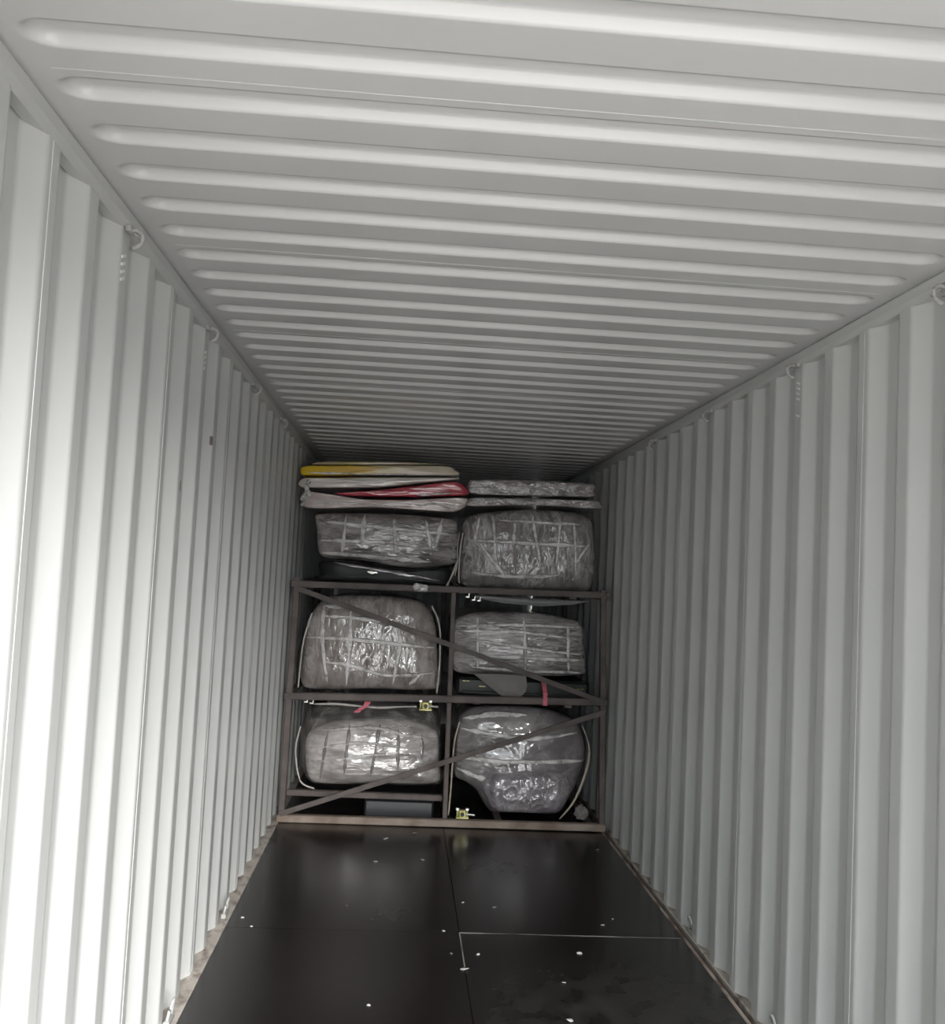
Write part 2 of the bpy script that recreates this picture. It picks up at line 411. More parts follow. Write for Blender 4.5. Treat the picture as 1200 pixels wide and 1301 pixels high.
# floor: boards laid on a steel underframe
floor = struct(box('floor', -1.215, 1.215, Y0, Y1, -0.10, -0.032, M['black'], bv=0.0))
breaks = [Y0, 0.12, 2.52, 4.92, 7.32, 9.72, Y1]
for cx0, cx1 in ((-1.122, 0.006), (0.009, 1.118)):
    for a, b in zip(breaks[:-1], breaks[1:]):
        dz = R.uniform(-0.0006, 0.0006)
        box('floor_board', cx0, cx1, a + 0.0015, b - 0.0015, -0.030, dz, M['floor'], floor, bv=0.0015)
bar('joint_sealant', (0.01, 4.92, 0.0008), (1.112, 4.92, 0.0008), 0.007, 0.0016, M['sealant'], floor, (0, 0, 1))
bar('joint_sealant', (0.0075, 4.50, 0.0008), (0.0075, 4.92, 0.0008), 0.006, 0.0022, M['sealant'], floor, (0, 0, 1))

# yard outside the door opening
V, Fc = box_vf(-60, 60, -80, 30, -1.45, -1.30)
struct(link('ground', V, Fc, M['ground']))

# outlines (x, z) of the goods, metres
OUTLINES = {
    'grey_top_left': [(-1.003, 2.044), (-1.019, 2.126), (-0.898, 2.15), (-0.454, 2.168), (-0.032, 2.151), (0.016, 2.086), (0.024, 1.918), (0.001, 1.827), (-0.321, 1.777), (-0.657, 1.816), (-0.957, 1.834)],
    'grey_top_right': [(0.041, 1.919), (0.053, 2.133), (0.162, 2.207), (0.558, 2.256), (0.901, 2.247), (1.001, 2.184), (1.033, 1.969), (1.03, 1.771), (0.971, 1.678), (0.584, 1.665), (0.133, 1.66), (0.046, 1.723)],
    'mid_left': [(-1.042, 1.146), (-1.038, 1.338), (-0.959, 1.491), (-0.836, 1.558), (-0.422, 1.572), (-0.196, 1.527), (-0.111, 1.381), (-0.081, 1.133), (-0.076, 0.924), (-0.551, 0.904), (-1.022, 0.895)],
    'mid_right': [(0.019, 1.359), (0.043, 1.433), (0.198, 1.49), (0.649, 1.5), (0.935, 1.446), (0.969, 1.318), (0.987, 1.151), (0.974, 1.073), (0.669, 1.043), (0.388, 1.042), (0.04, 1.061)],
    'low_left': [(-1.036, 0.493), (-1.018, 0.656), (-0.926, 0.758), (-0.545, 0.806), (-0.13, 0.789), (-0.039, 0.639), (-0.022, 0.421), (-0.018, 0.242), (-0.458, 0.221), (-0.921, 0.216), (-1.017, 0.358)],
    'low_left_core': [(-0.994, 0.44), (-0.97, 0.577), (-0.811, 0.653), (-0.539, 0.686), (-0.263, 0.686), (-0.06, 0.611), (-0.039, 0.421), (-0.041, 0.252), (-0.458, 0.232), (-0.922, 0.227)],
    'low_right': [(0.077, 0.534), (0.101, 0.727), (0.242, 0.81), (0.679, 0.816), (0.954, 0.722), (1.025, 0.515), (0.993, 0.348), (0.921, 0.181), (0.836, 0.063), (0.546, 0.059), (0.351, 0.064), (0.238, 0.213), (0.158, 0.264), (0.077, 0.316)],
    'low_right_bulge': [(0.269, 0.268), (0.337, 0.352), (0.586, 0.4), (0.84, 0.37), (0.916, 0.291), (0.888, 0.18), (0.813, 0.09), (0.545, 0.081), (0.366, 0.097)],
    'top_sheet': [(-1.04, 2.484), (-0.975, 2.51), (-0.474, 2.536), (-0.159, 2.543), (-0.092, 2.538), (-0.585, 2.507)],
    'yellow': [(-1.113, 2.401), (-1.116, 2.457), (-0.917, 2.477), (-0.136, 2.519), (-0.033, 2.496), (-0.031, 2.457), (-0.58, 2.428), (-0.913, 2.407)],
    'white': [(-1.096, 2.312), (-1.111, 2.373), (-0.912, 2.39), (-0.579, 2.412), (-0.03, 2.44), (-0.035, 2.425), (-0.298, 2.385), (-0.575, 2.341)],
    'red': [(-0.878, 2.282), (-0.574, 2.322), (-0.297, 2.368), (-0.034, 2.411), (0.053, 2.371), (0.049, 2.319), (-0.348, 2.286), (-0.739, 2.27)],
    'cream': [(-1.094, 2.285), (-0.905, 2.261), (-0.737, 2.248), (-0.347, 2.264), (0.045, 2.299), (0.059, 2.246), (-0.051, 2.195), (-0.567, 2.198), (-1.065, 2.169)],
    'wrap_top': [(0.073, 2.417), (0.129, 2.437), (0.549, 2.455), (0.967, 2.45), (0.987, 2.4), (0.965, 2.358), (0.554, 2.341), (0.1, 2.334)],
    'wrap_low': [(0.068, 2.287), (0.124, 2.307), (0.555, 2.322), (0.978, 2.331), (1.025, 2.31), (1.015, 2.275), (0.557, 2.273), (0.082, 2.242)],
}
BANDS = {
    'grey_top_left': [[(-0.944, 2.08), (-0.638, 2.063), (-0.021, 2.034)], [(-0.969, 1.945), (-0.659, 1.95), (-0.414, 1.951), (-0.121, 1.916)], [(-0.953, 1.857), (-0.481, 1.842), (-0.167, 1.83)], [(-0.787, 2.139), (-0.808, 1.842)], [(-0.659, 2.146), (-0.668, 1.916)], [(-0.447, 2.135), (-0.427, 1.878)], [(-0.222, 2.13), (-0.172, 1.913)], [(-0.1, 2.153), (-0.149, 1.915)]],
    'grey_top_right': [[(0.301, 2.158), (0.894, 2.155)], [(0.11, 2.001), (0.552, 2.001), (0.975, 2.0)], [(0.122, 1.771), (0.416, 1.752), (0.761, 1.78)], [(0.164, 2.179), (0.134, 1.98)], [(0.259, 2.195), (0.301, 1.791)], [(0.42, 2.153), (0.416, 1.994)], [(0.548, 2.211), (0.573, 2.053), (0.623, 1.807)], [(0.749, 2.199), (0.73, 1.841)], [(0.853, 2.164), (0.881, 1.775)], [(0.173, 1.982), (0.365, 1.75)], [(0.974, 2.023), (0.877, 1.871)]],
    'mid_left': [[(-0.909, 1.482), (-0.705, 1.481)], [(-0.905, 1.411), (-0.701, 1.409), (-0.434, 1.388)], [(-1.021, 1.251), (-0.692, 1.255), (-0.113, 1.22)], [(-0.886, 1.093), (-0.703, 1.073), (-0.435, 1.013), (-0.115, 1.043)], [(-0.914, 1.482), (-0.905, 1.224), (-0.856, 0.952)], [(-0.721, 1.469), (-0.713, 1.232), (-0.723, 0.93)], [(-0.365, 1.353), (-0.362, 1.187), (-0.398, 0.943)], [(-0.199, 1.04), (-0.277, 0.948)]],
    'mid_right': [[(0.046, 1.383), (0.472, 1.413), (0.937, 1.412)], [(0.036, 1.349), (0.474, 1.363), (0.843, 1.335)], [(0.162, 1.293), (0.479, 1.257), (0.968, 1.218)], [(0.179, 1.183), (0.969, 1.179)], [(0.161, 1.099), (0.56, 1.083), (0.95, 1.088)], [(0.183, 1.45), (0.2, 1.09)], [(0.514, 1.471), (0.544, 1.077)], [(0.84, 1.419), (0.854, 1.09)]],
    'low_left': [[(-0.879, 0.602), (-0.514, 0.638), (-0.297, 0.597), (-0.08, 0.572)], [(-0.974, 0.468), (-0.672, 0.523), (-0.508, 0.529), (-0.17, 0.498)], [(-0.969, 0.371), (-0.688, 0.419), (-0.504, 0.453), (-0.35, 0.453)], [(-0.698, 0.31), (-0.282, 0.314)], [(-0.835, 0.603), (-0.87, 0.261)], [(-0.685, 0.647), (-0.703, 0.31)], [(-0.471, 0.661), (-0.517, 0.295)], [(-0.337, 0.633), (-0.328, 0.351)], [(-0.17, 0.602), (-0.161, 0.427)]],
    'low_right': [[(0.111, 0.651), (0.363, 0.627), (0.582, 0.608), (0.946, 0.655)], [(0.092, 0.458), (0.399, 0.442), (1.016, 0.459)], [(0.091, 0.371), (0.272, 0.312), (0.407, 0.289), (0.844, 0.283)], [(0.118, 0.722), (0.323, 0.763), (0.575, 0.768)]],
}

# ---------------------------------------------------------------- lashing rings under the rails and at the wall foot
def lashing_ring(x, y, z, sgn, label, top=True):
    t = thing('lashing_ring', (x, y, z), label, 'ring', 'lashing rings along the walls')
    s = -sgn                                    # towards the middle of the container
    if top:
        # a hooked ring of round bar standing out from the wall under the rail
        pts = [(0.0, 0.0, 0.012), (s * 0.014, -0.002, 0.013), (s * 0.028, -0.004, 0.003), (s * 0.031, -0.006, -0.016), (s * 0.022, -0.008, -0.032), (s * 0.006, -0.010, -0.040)]
        V, Fc = tube_vf(spline(pts, 5), 0.0065, 8); link('ring_bar', V, Fc, M['ring'], t, smooth=True)
        V, Fc = tube_vf(spline([(0.0, 0.018, 0.012), (s * 0.014, 0.020, 0.004), (s * 0.026, 0.018, -0.012)], 4), 0.0055, 8); link('ring_prong', V, Fc, M['ring'], t, smooth=True)
        V, Fc = box_vf(min(0, -s * 0.012), max(0, -s * 0.012) + 0.002, -0.028, 0.028, 0.004, 0.022, 0.003); link('weld_pad', V, Fc, M['ring'], t)
    else:
        pts = [(0.0, -0.034, -0.01), (s * 0.006, -0.032, 0.02), (s * 0.014, -0.016, 0.052), (s * 0.016, 0.0, 0.060), (s * 0.014, 0.016, 0.052), (s * 0.006, 0.032, 0.02), (0.0, 0.034, -0.01)]
        V, Fc = tube_vf(spline(pts, 5), 0.0062, 8); link('ring_bar', V, Fc, M['ring'], t, smooth=True)
        V, Fc = box_vf(-0.012, 0.012, -0.046, 0.046, -0.030, -0.006, 0.003); link('weld_pad', V, Fc, M['ring'], t)
    return t
RING_X = 1.150
ORD = ['nearest', 'second', 'third', 'farthest']
for i, y in enumerate((2.705, 3.79, 4.92, 6.03)):
    lashing_ring(-RING_X, y, 2.628, -1, '%s lashing ring under the left top rail, counted from the camera' % ORD[i])
for i, y in enumerate((2.690, 3.775, 4.885, 5.995)):
    lashing_ring(RING_X, y, 2.628, 1, '%s lashing ring under the right top rail, counted from the camera' % ORD[i])
for i, y in enumerate((3.886, 5.053)):
    lashing_ring(-1.150, y, 0.036, -1, '%s lashing ring on the sill at the foot of the left wall' % ('nearer', 'farther')[i], False)
for i, y in enumerate((3.848, 4.961)):
    lashing_ring(1.176, y, 0.036, 1, '%s lashing ring on the sill at the foot of the right wall' % ('nearer', 'farther')[i], False)

# stencilled white strokes on the sloped faces below the upper rings
def strokes(par, sgn, y, z, n, first_gap=False):
    for k in range(n):
        zz = z - k * 0.021
        yy = y; a = (sgn * (WX - 0.0015), yy - 0.016, zz - 0.006); b = (sgn * (WX - 0.0015), yy + 0.016, zz + 0.006)
        V, Fc = bar_vf(a, b, 0.008, 0.002, (-sgn, 0, 0)); link('stencil_mark', V, Fc, M['mark'], par)
strokes(wall_left, -1, 2.695, 2.565, 4)
strokes(wall_left, -1, 3.812, 2.555, 4)
strokes(wall_left, -1, 5.480, 2.535, 3)
strokes(wall_right, 1, 3.770, 2.57, 4)
strokes(wall_right, 1, 3.770, 2.44, 1)
for y, z in ((3.542, 2.010), (4.049, 2.240)):
    V, Fc = bar_vf((-WX - 0.004, y, z - 0.018), (-WX - 0.004, y, z + 0.018), 0.010, 0.012, (1, 0, 0)); link('scuff_mark', V, Fc, M['steel'], wall_left)

# ---------------------------------------------------------------- steel rack
rack = thing('steel_rack', (0, 7.6, 0.0), 'tall brown steel rack of square tubes with crossing diagonal braces', 'rack')
FY, BY = 6.945, 8.62
TUBE = 0.050
S = M['steel']
for y, tilt in ((FY, 1), (BY, 0)):
    bar('post', (-1.108, y, 0.004), (-1.096, y, 1.675), TUBE * .9, TUBE, S, rack)
    bar('post', (0.014, y, 0.062), (-0.002, y, 1.63), TUBE * .66, TUBE * .9, S, rack)
    bar('post', (1.118, y, 0.004), (1.062, y, 1.69), TUBE * .8, TUBE, S, rack)
bar('beam', (-1.135, FY - 0.004, 1.630), (1.085, FY - 0.004, 1.655), 0.046, 0.046, S, rack)
bar('beam', (-1.135, FY - 0.004, 0.856), (1.118, FY - 0.004, 0.902), 0.050, 0.048, S, rack)
bar('sill_beam', (-1.135, FY - 0.006, 0.026), (1.140, FY - 0.006, 0.032), 0.050, 0.056, M['rusty'], rack)
for z in (1.63, 0.87, 0.03):
    bar('beam', (-1.12, BY + 0.004, z), (1.11, BY + 0.004, z), 0.05, 0.048, S, rack)
bar('beam', (-1.085, 7.01, 0.186), (-0.008, 7.01, 0.182), 0.042, 0.045, S, rack)
bar('beam', (-1.085, 8.50, 0.186), (-0.008, 8.50, 0.182), 0.042, 0.045, S, rack)
for x in (-1.10, 1.10):
    for z in (0.87, 1.635):
        bar('side_rail', (x, FY + 0.02, z), (x, BY - 0.02, z), 0.04, 0.04, S, rack, (0, 0, 1))
for x in (-0.85, -0.2, 0.2, 0.85):              # bearers the bundles lie on
    bar('bearer', (x, FY + 0.02, 1.630), (x, BY - 0.02, 1.630), 0.05, 0.034, S, rack, (0, 0, 1))
    bar('bearer', (x, FY + 0.02, 0.864), (x, BY - 0.02, 0.864), 0.05, 0.034, S, rack, (0, 0, 1))
    if x > 0: bar('bearer', (x + .2, FY + 0.02, 0.025), (x + .2, BY - 0.02, 0.025), 0.05, 0.034, S, rack, (0, 0, 1))
bar('brace', (-1.085, FY - 0.036, 1.60), (1.105, FY - 0.036, 0.900), 0.036, 0.012, S, rack)
bar('brace', (-1.120, FY - 0.036, 0.058), (1.105, FY - 0.036, 0.838), 0.036, 0.012, S, rack)
for x, z in ((-1.096, 1.645), (1.085, 1.662), (-1.103, 0.862), (1.094, 0.905)):
    V, Fc = tube_vf([Vector((x, FY - 0.052, z)), Vector((x, FY - 0.028, z))], 0.012, 6); link('bolt_head', local(rack, V), Fc, S, rack)

# ---------------------------------------------------------------- wrapped bundles
class Lump:
    """a soft mass with the outline `pts` (x, z); its front bulges towards the door, its sides run back"""
    def __init__(self, pts, y0, y1, bulge=0.14, power=3.0, wr=0.010, sc=(5, 9), seed=0, n=150, rings=46, edge=0.009):
        dense = spline([(p[0], p[1], 0) for p in pts], 24, True, 0.75)
        L = [0]
        for i in range(len(dense)): L.append(L[-1] + (dense[(i + 1) % len(dense)] - dense[i]).length)
        self.out = []; j = 0
        for i in range(n):
            s = L[-1] * i / n
            while L[j + 1] < s: j += 1
            t = (s - L[j]) / max(1e-9, L[j + 1] - L[j])
            p = dense[j].lerp(dense[(j + 1) % len(dense)], t); self.out.append((p.x, p.y))
        A = cx = cz = 0
        for i in range(n):
            a, b = self.out[i], self.out[(i + 1) % n]; k = a[0] * b[1] - b[0] * a[1]
            A += k; cx += (a[0] + b[0]) * k; cz += (a[1] + b[1]) * k
        self.c = (cx / (3 * A), cz / (3 * A))
        self.y0, self.y1, self.b, self.pw, self.wr, self.sc, self.seed, self.n, self.rings = y0, y1, bulge, power, wr, sc, seed, n, rings
        self.edge = edge
        ang = sorted((math.atan2(z - self.c[1], x - self.c[0]), math.hypot(x - self.c[0], z - self.c[1])) for x, z in self.out)
        self.ang = ang
    def rad(self, x, z):
        a = math.atan2(z - self.c[1], x - self.c[0]); A = self.ang; lo, hi = 0, len(A)
        while lo < hi:
            md = (lo + hi) // 2
            if A[md][0] < a: lo = md + 1
            else: hi = md
        p, q = A[lo - 1], A[lo % len(A)]
        d = (q[0] - p[0]) % (2 * math.pi); t = ((a - p[0]) % (2 * math.pi)) / d if d > 1e-9 else 0
        return math.hypot(x - self.c[0], z - self.c[1]) / (p[1] + (q[1] - p[1]) * min(1, t))
    def wrinkle(self, x, z, s=1.0):
        q = Vector((x * self.sc[0], self.seed * 3.1, z * self.sc[1]))
        return self.wr * (noise.ridged_multi_fractal(q, 1.0, 2.1, 4, 0.9, 2.0) - 1.1) * -0.9 + self.wr * 1.2 * noise.noise(q * 0.35)
    def y(self, x, z, r=None):
        if r is None: r = self.rad(x, z)
        r = min(1.0, r)
        return self.y0 + self.b * (1 - (1 - r ** self.pw) ** (1 / self.pw)) + self.wrinkle(x, z) * (1 - r ** 8) + self.wr
    def build(self, name, material, parent, back=True):
        V, Fc = [], []; n = self.n
        rs = [1 - (1 - i / self.rings) ** 1.6 for i in range(1, self.rings + 1)]
        cx, cz = self.c
        V.append((cx, self.y(cx, cz, 0), cz))
        for r in rs:
            for x, z in self.out:
                px, pz = cx + (x - cx) * r, cz + (z - cz) * r
                V.append((px, self.y(px, pz, r), pz))
        depth = [0.03, 0.08, 0.2, 0.45, 0.7, 1.0] if back else [0.03, 0.08, 0.2]
        for q in depth:
            for i, (x, z) in enumerate(self.out):
                k = 1 - 0.06 * max(0, q - 0.7) - self.edge * noise.noise(Vector((x * 6, q * 9 + self.seed, z * 6))) * (1 if q > 0.05 else 0)
                k = min(k, 1.0)
                yy = self.y0 + self.b + (self.y1 - self.y0 - self.b) * q
                V.append((cx + (x - cx) * k, yy, cz + (z - cz) * k))
        for i in range(n): Fc.append((0, 1 + i, 1 + (i + 1) % n))
        for k in range(len(rs) + len(depth) - 1):
            for i in range(n):
                a = 1 + k * n + i; b = 1 + k * n + (i + 1) % n
                Fc.append((a, b, b + n, a + n))
        if back: Fc.append(tuple(range(len(V) - n, len(V))))
        return link(name, local(parent, V) if parent else V, Fc, material, parent, smooth=True)
    def band(self, pts, wid, parent, material, h=0.007, name='wrap_band'):
        path = spline([(p[0], p[1], 0) for p in pts], 14)
        V, Fc = [], []; prof = [(-1, 0.15), (-0.7, 0.75), (-0.25, 0.55), (0.15, 1.0), (0.6, 0.6), (1, 0.15)]
        k = len(prof); seed = R.uniform(0, 50)
        for i, p in enumerate(path):
            a, b = path[max(0, i - 1)], path[min(len(path) - 1, i + 1)]; d = (b - a).normalized(); s = Vector((-d.y, d.x, 0))
            e_ = min(1.0, 0.25 + 3.5 * min(i, len(path) - 1 - i) / len(path))
            ww = wid * e_ * (0.65 + 1.1 * abs(noise.noise(Vector((i * 0.25, seed, 0)))))
            wob = 0.004 * noise.noise(Vector((i * 0.3, seed + 9, 0)))
            for u, hh in prof:
                q = p + s * (u * ww / 2 + wob)
                V.append((q.x, self.y(q.x, q.y) - 0.0015 - h * hh, q.y))
        for i in range(len(path) - 1):
            for j in range(k - 1): Fc.append((i * k + j, i * k + j + 1, (i + 1) * k + j + 1, (i + 1) * k + j))
            Fc.append((i * k + k - 1, i * k, (i + 1) * k, (i + 1) * k + k - 1))
        Fc += [tuple(range(k))[::-1], tuple(range(len(V) - k, len(V)))]
        return link(name, local(parent, V), Fc, material, parent, smooth=True)

def zmin(pts): return min(p[1] for p in pts)
BUNDLES = {}
def bundle(key, label, material, y0=7.0, y1=8.45, bulge=0.15, power=2.6, wr=0.012, sc=(5, 9), seed=0, bw=0.022, cover=None, outline=None):
    pts = OUTLINES[outline or key]
    t = thing('wrapped_bundle', (sum(p[0] for p in pts) / len(pts), (y0 + y1) / 2, zmin(pts)), label, 'bundle', 'film wrapped bundles on the rack')
    L = Lump(pts, y0, y1, bulge, power, wr, sc, seed)
    L.build('wrapped_body', material, t)
    for b in BANDS[key]:
        upright = abs(b[0][0] - b[-1][0]) < abs(b[0][1] - b[-1][1])
        L.band(b, bw, t, M['dark_band'] if (key == 'low_left' and upright) else M['band'])
    if cover:
        K = Lump(OUTLINES[cover[0]], y0 - cover[1], y1 - 0.2, bulge * 1.1, 2.4, 0.014, (4, 6), seed + 5, edge=0.002)
        K.build('film_cover', M['clear'], t, back=False)
    BUNDLES[key] = (t, L)
    return t, L

def grow(pts, k):
    cx = sum(p[0] for p in pts) / len(pts); cz = sum(p[1] for p in pts) / len(pts)
    return [(cx + (x - cx) * k, cz + (z - cz) * k) for x, z in pts]

t1, L1 = bundle('grey_top_left', 'grey film-wrapped bundle on the rack top, under the yellow and red sheets', M['film_grey'], seed=1, bw=0.034)
base = [(-0.968, 1.834), (-0.60, 1.822), (-0.30, 1.788), (-0.015, 1.815), (-0.010, 1.70), (-0.05, 1.662), (-0.93, 1.657), (-0.96, 1.70)]
Lb = Lump([(-0.955, 1.80), (-0.65, 1.795), (-0.30, 1.762), (-0.03, 1.79), (-0.02, 1.70), (-0.05, 1.660), (-0.93, 1.656), (-0.955, 1.70)], 7.06, 8.40, 0.08, 3, 0.006, (3, 10), 12, n=110, rings=20)
Lb.build('black_underside', M['black'], t1)['label'] = 'black underside showing below the grey film'
Lb.band([(-0.86, 1.795), (-0.50, 1.752), (-0.10, 1.700)], 0.030, t1, M['film_dark'], 0.012, 'loose_film_strip')
Lb.band([(-0.62, 1.738), (-0.545, 1.735)], 0.026, t1, M['bright'], 0.006, 'white_label')

t2, L2 = bundle('grey_top_right', 'mauve-grey film-wrapped bundle on the rack top, under two bubble-wrapped slabs', M['film_mauve'], seed=2, bulge=0.18, sc=(6, 6), bw=0.028)
t3, L3 = bundle('mid_left', 'warm grey wrapped bundle in a clear bag, middle level left of the rack', M['film_warm'], seed=3, bulge=0.17, sc=(7, 5), bw=0.034)
t4, L4 = bundle('mid_right', 'flat grey wrapped bundle, middle level right of the rack, above a grey flap', M['film_grey'], seed=4, bulge=0.13, sc=(3, 12), bw=0.028)
t5, L5 = bundle('low_left', 'bright silvery wrapped bundle in a dark clear bag, bottom level left of the rack', M['film_bright'], y0=7.05, seed=5, bulge=0.15, sc=(4, 10), bw=0.024, outline='low_left_core', cover=('low_left', 0.02))
t6, L6 = bundle('low_right', 'dark grey wrapped bundle with a bubble-wrapped belly, bottom level right of the rack', M['film_dark'], y0=7.03, seed=6, bulge=0.17, sc=(4, 6), wr=0.009, bw=0.040)
Lg = Lump(OUTLINES['low_right_bulge'], 6.985, 7.5, 0.10, 2.4, 0.014, (11, 11), 21, n=110, rings=34)
Lg.build('bubble_wrapped_belly', M['bubble'], t6)

# edges of the loose bags, gathered like cords
tube('bag_edge', [(-0.985, 6.985, 1.43), (-1.030, 6.985, 1.249), (-1.044, 6.985, 1.069), (-1.050, 6.985, 0.91)], 0.006, M['edgefilm'], t3)
tube('bag_edge', [(-0.150, 6.985, 1.520), (-0.092, 6.985, 1.40), (-0.076, 6.985, 1.25), (-0.074, 6.985, 1.083), (-0.084, 6.985, 0.91)], 0.007, M['edgefilm'], t3)
tube('bag_edge', [(-1.02, 7.02, 0.64), (-1.045, 7.02, 0.50), (-1.03, 7.02, 0.36), (-0.99, 7.02, 0.25), (-0.90, 7.02, 0.213)], 0.006, M['edgefilm'], t5)
tube('tie_cord', [(0.086, 6.975, 0.719), (0.058, 6.975, 0.578), (0.052, 6.975, 0.42), (0.049, 6.98, 0.25), (0.042, 6.99, 0.070)], 0.006, M['cord'], t6)
tube('tie_cord', [(0.965, 7.02, 0.72), (1.012, 7.0, 0.60), (1.016, 6.99, 0.478), (0.972, 6.985, 0.314), (0.909, 6.98, 0.176), (0.825, 6.98, 0.072)], lambda t: 0.004 + 0.006 * math.sin(math.pi * min(1, max(0, (t - .15) / .85))), M['cord'], t6)
tube('bag_edge', [(0.044, 6.985, 2.05), (0.030, 6.985, 1.90), (0.030, 6.985, 1.75), (0.036, 6.985, 1.69)], 0.006, M['edgefilm'], t2)

tube('loose_film_edge', [(-0.93, 6.94, 0.806), (-0.78, 6.935, 0.814), (-0.62, 6.93, 0.806), (-0.48, 6.935, 0.800), (-0.36, 6.935, 0.810), (-0.22, 6.94, 0.818)], lambda t: 0.004 + 0.005 * abs(math.sin(7 * t)), M['edgefilm'], t3)
tube('loose_film_edge', [(0.020, 6.99, 1.86), (-0.004, 6.985, 1.78), (-0.036, 6.985, 1.70), (-0.05, 6.985, 1.664)], lambda t: 0.004 + 0.006 * abs(math.sin(5 * t)), M['edgefilm'], t1)
tube('loose_film_edge', [(0.022, 6.992, 2.05), (0.012, 6.99, 1.95), (0.016, 6.985, 1.84), (0.004, 6.985, 1.74)], 0.004, M['edgefilm'], t1)
# black trays under the middle right bundle and in the bottom left bay
tm = thing('black_tray', (0.5, 7.7, 0.892), 'black tray under the flat grey bundle, middle level right', 'tray')
V, Fc = box_vf(0.06, 1.02, 7.10, 8.4, 0.892, 1.02, 0.02); link('tray_body', local(tm, V), Fc, M['black'], tm)
V, Fc = box_vf(0.10, 0.98, 7.085, 7.105, 0.905, 0.925, 0.004); link('tray_lip', local(tm, V), Fc, M['black'], tm)
for x, z in ((0.10, 0.99), (0.22, 0.955), (0.80, 0.985), (0.93, 0.965)):
    V, Fc = box_vf(x, x + 0.05, 7.09, 7.102, z, z + 0.008, 0.002); link('clip', local(tm, V), Fc, M['brass'], tm)
tl = thing('black_box', (-0.5, 7.7, 0.0), 'low black box on the floor under the silvery bundle, bottom left', 'box')
V, Fc = box_vf(-0.55, -0.06, 7.06, 8.3, 0.002, 0.145, 0.015); link('box_body', local(tl, V), Fc, mat('dark_slate_plastic', (0.016, 0.017, 0.019), rough=0.4), tl)
V, Fc = box_vf(-0.56, -0.05, 7.05, 8.31, 0.146, 0.158, 0.004); link('lid', local(tl, V), Fc, M['black'], tl)

# ---------------------------------------------------------------- sheets and slabs on top
def slab(name, key, label, material, group, y0=6.97, y1=8.5, bulge=0.035, wr=0.006, sc=(3, 16), seed=0, power=4.0, cat='slab'):
    pts = OUTLINES[key]
    t = thing(name, (sum(p[0] for p in pts) / len(pts), (y0 + y1) / 2, zmin(pts)), label, cat, group)
    L = Lump(pts, y0, y1, bulge, power, wr, sc, seed, n=200, rings=14, edge=0.003)
    L.build(name + '_padding', material, t)
    return t, L
G1, G2 = 'wrapped sheets stacked on the left bundle', 'bubble-wrapped slabs stacked on the right bundle'
tc_, Lc = slab('padded_sheet', 'cream', 'pinkish cream wrapped sheet, lowest of the left top stack', M['slab_cream'], G1, seed=31, wr=0.010)
tr_, Lr = slab('padded_sheet', 'red', 'crimson red sheet sloping in the left top stack', M['slab_red'], G1, seed=32, y0=6.975, wr=0.008)
slab('padded_sheet', 'white', 'creamy white padded sheet right under the yellow one', M['slab_white'], G1, seed=33)
ty_, Ly = slab('padded_sheet', 'yellow', 'yellow panel under film near the top of the left stack', M['yellow'], G1, seed=34)
slab('padded_sheet', 'top_sheet', 'thin tan sheet topmost on the left stack, just under the ceiling', M['slab_tan'], G1, seed=35, bulge=0.03, y0=7.05, wr=0.003)
slab('bubble_slab', 'wrap_low', 'lower bubble-wrapped grey slab on the right top bundle', M['bubble_slab'], G2, seed=36, wr=0.010, sc=(8, 14))
slab('bubble_slab', 'wrap_top', 'upper bubble-wrapped grey slab on the right top bundle', M['bubble_slab'], G2, seed=37, wr=0.010, sc=(8, 14), y0=6.99)
for L_, t_, lines in ((Ly, ty_, [[(-1.08, 2.418), (-0.7, 2.425), (-0.1, 2.452)]]), (Lr, tr_, [[(-0.30, 2.300), (-0.05, 2.325)]]),
                     (Lc, tc_, [[(-0.30, 2.225), (-0.12, 2.245), (0.0, 2.235)], [(-0.22, 2.265), (-0.08, 2.215), (-0.02, 2.20)], [(-0.95, 2.21), (-0.72, 2.215), (-0.45, 2.205)]])):
    for b in lines: L_.band(b, 0.016, t_, M['band'], 0.004, 'film_strap')
# film tails tied at the left end of the stack
tt = thing('film_tail', (-1.08, 6.95, 2.16), 'knotted wad of film hanging at the left end of the top stack', 'film')
for k, (x, z, r) in enumerate(((-1.075, 2.325, .02), (-1.06, 2.285, .022), (-1.085, 2.255, .018), (-1.07, 2.215, .015))):
    pts = [(x + R.uniform(-.02, .02), 6.955 + R.uniform(-.01, .01), z + 0.03), (x, 6.94, z), (x + R.uniform(-.03, .03), 6.95, z - 0.035)]
    V, Fc = tube_vf(spline(pts, 5), lambda t, r=r: r * (0.25 + 0.7 * abs(math.sin(3 * t + r * 100))), 7); link('film_twist', local(tt, V), Fc, M['crumple'], tt)

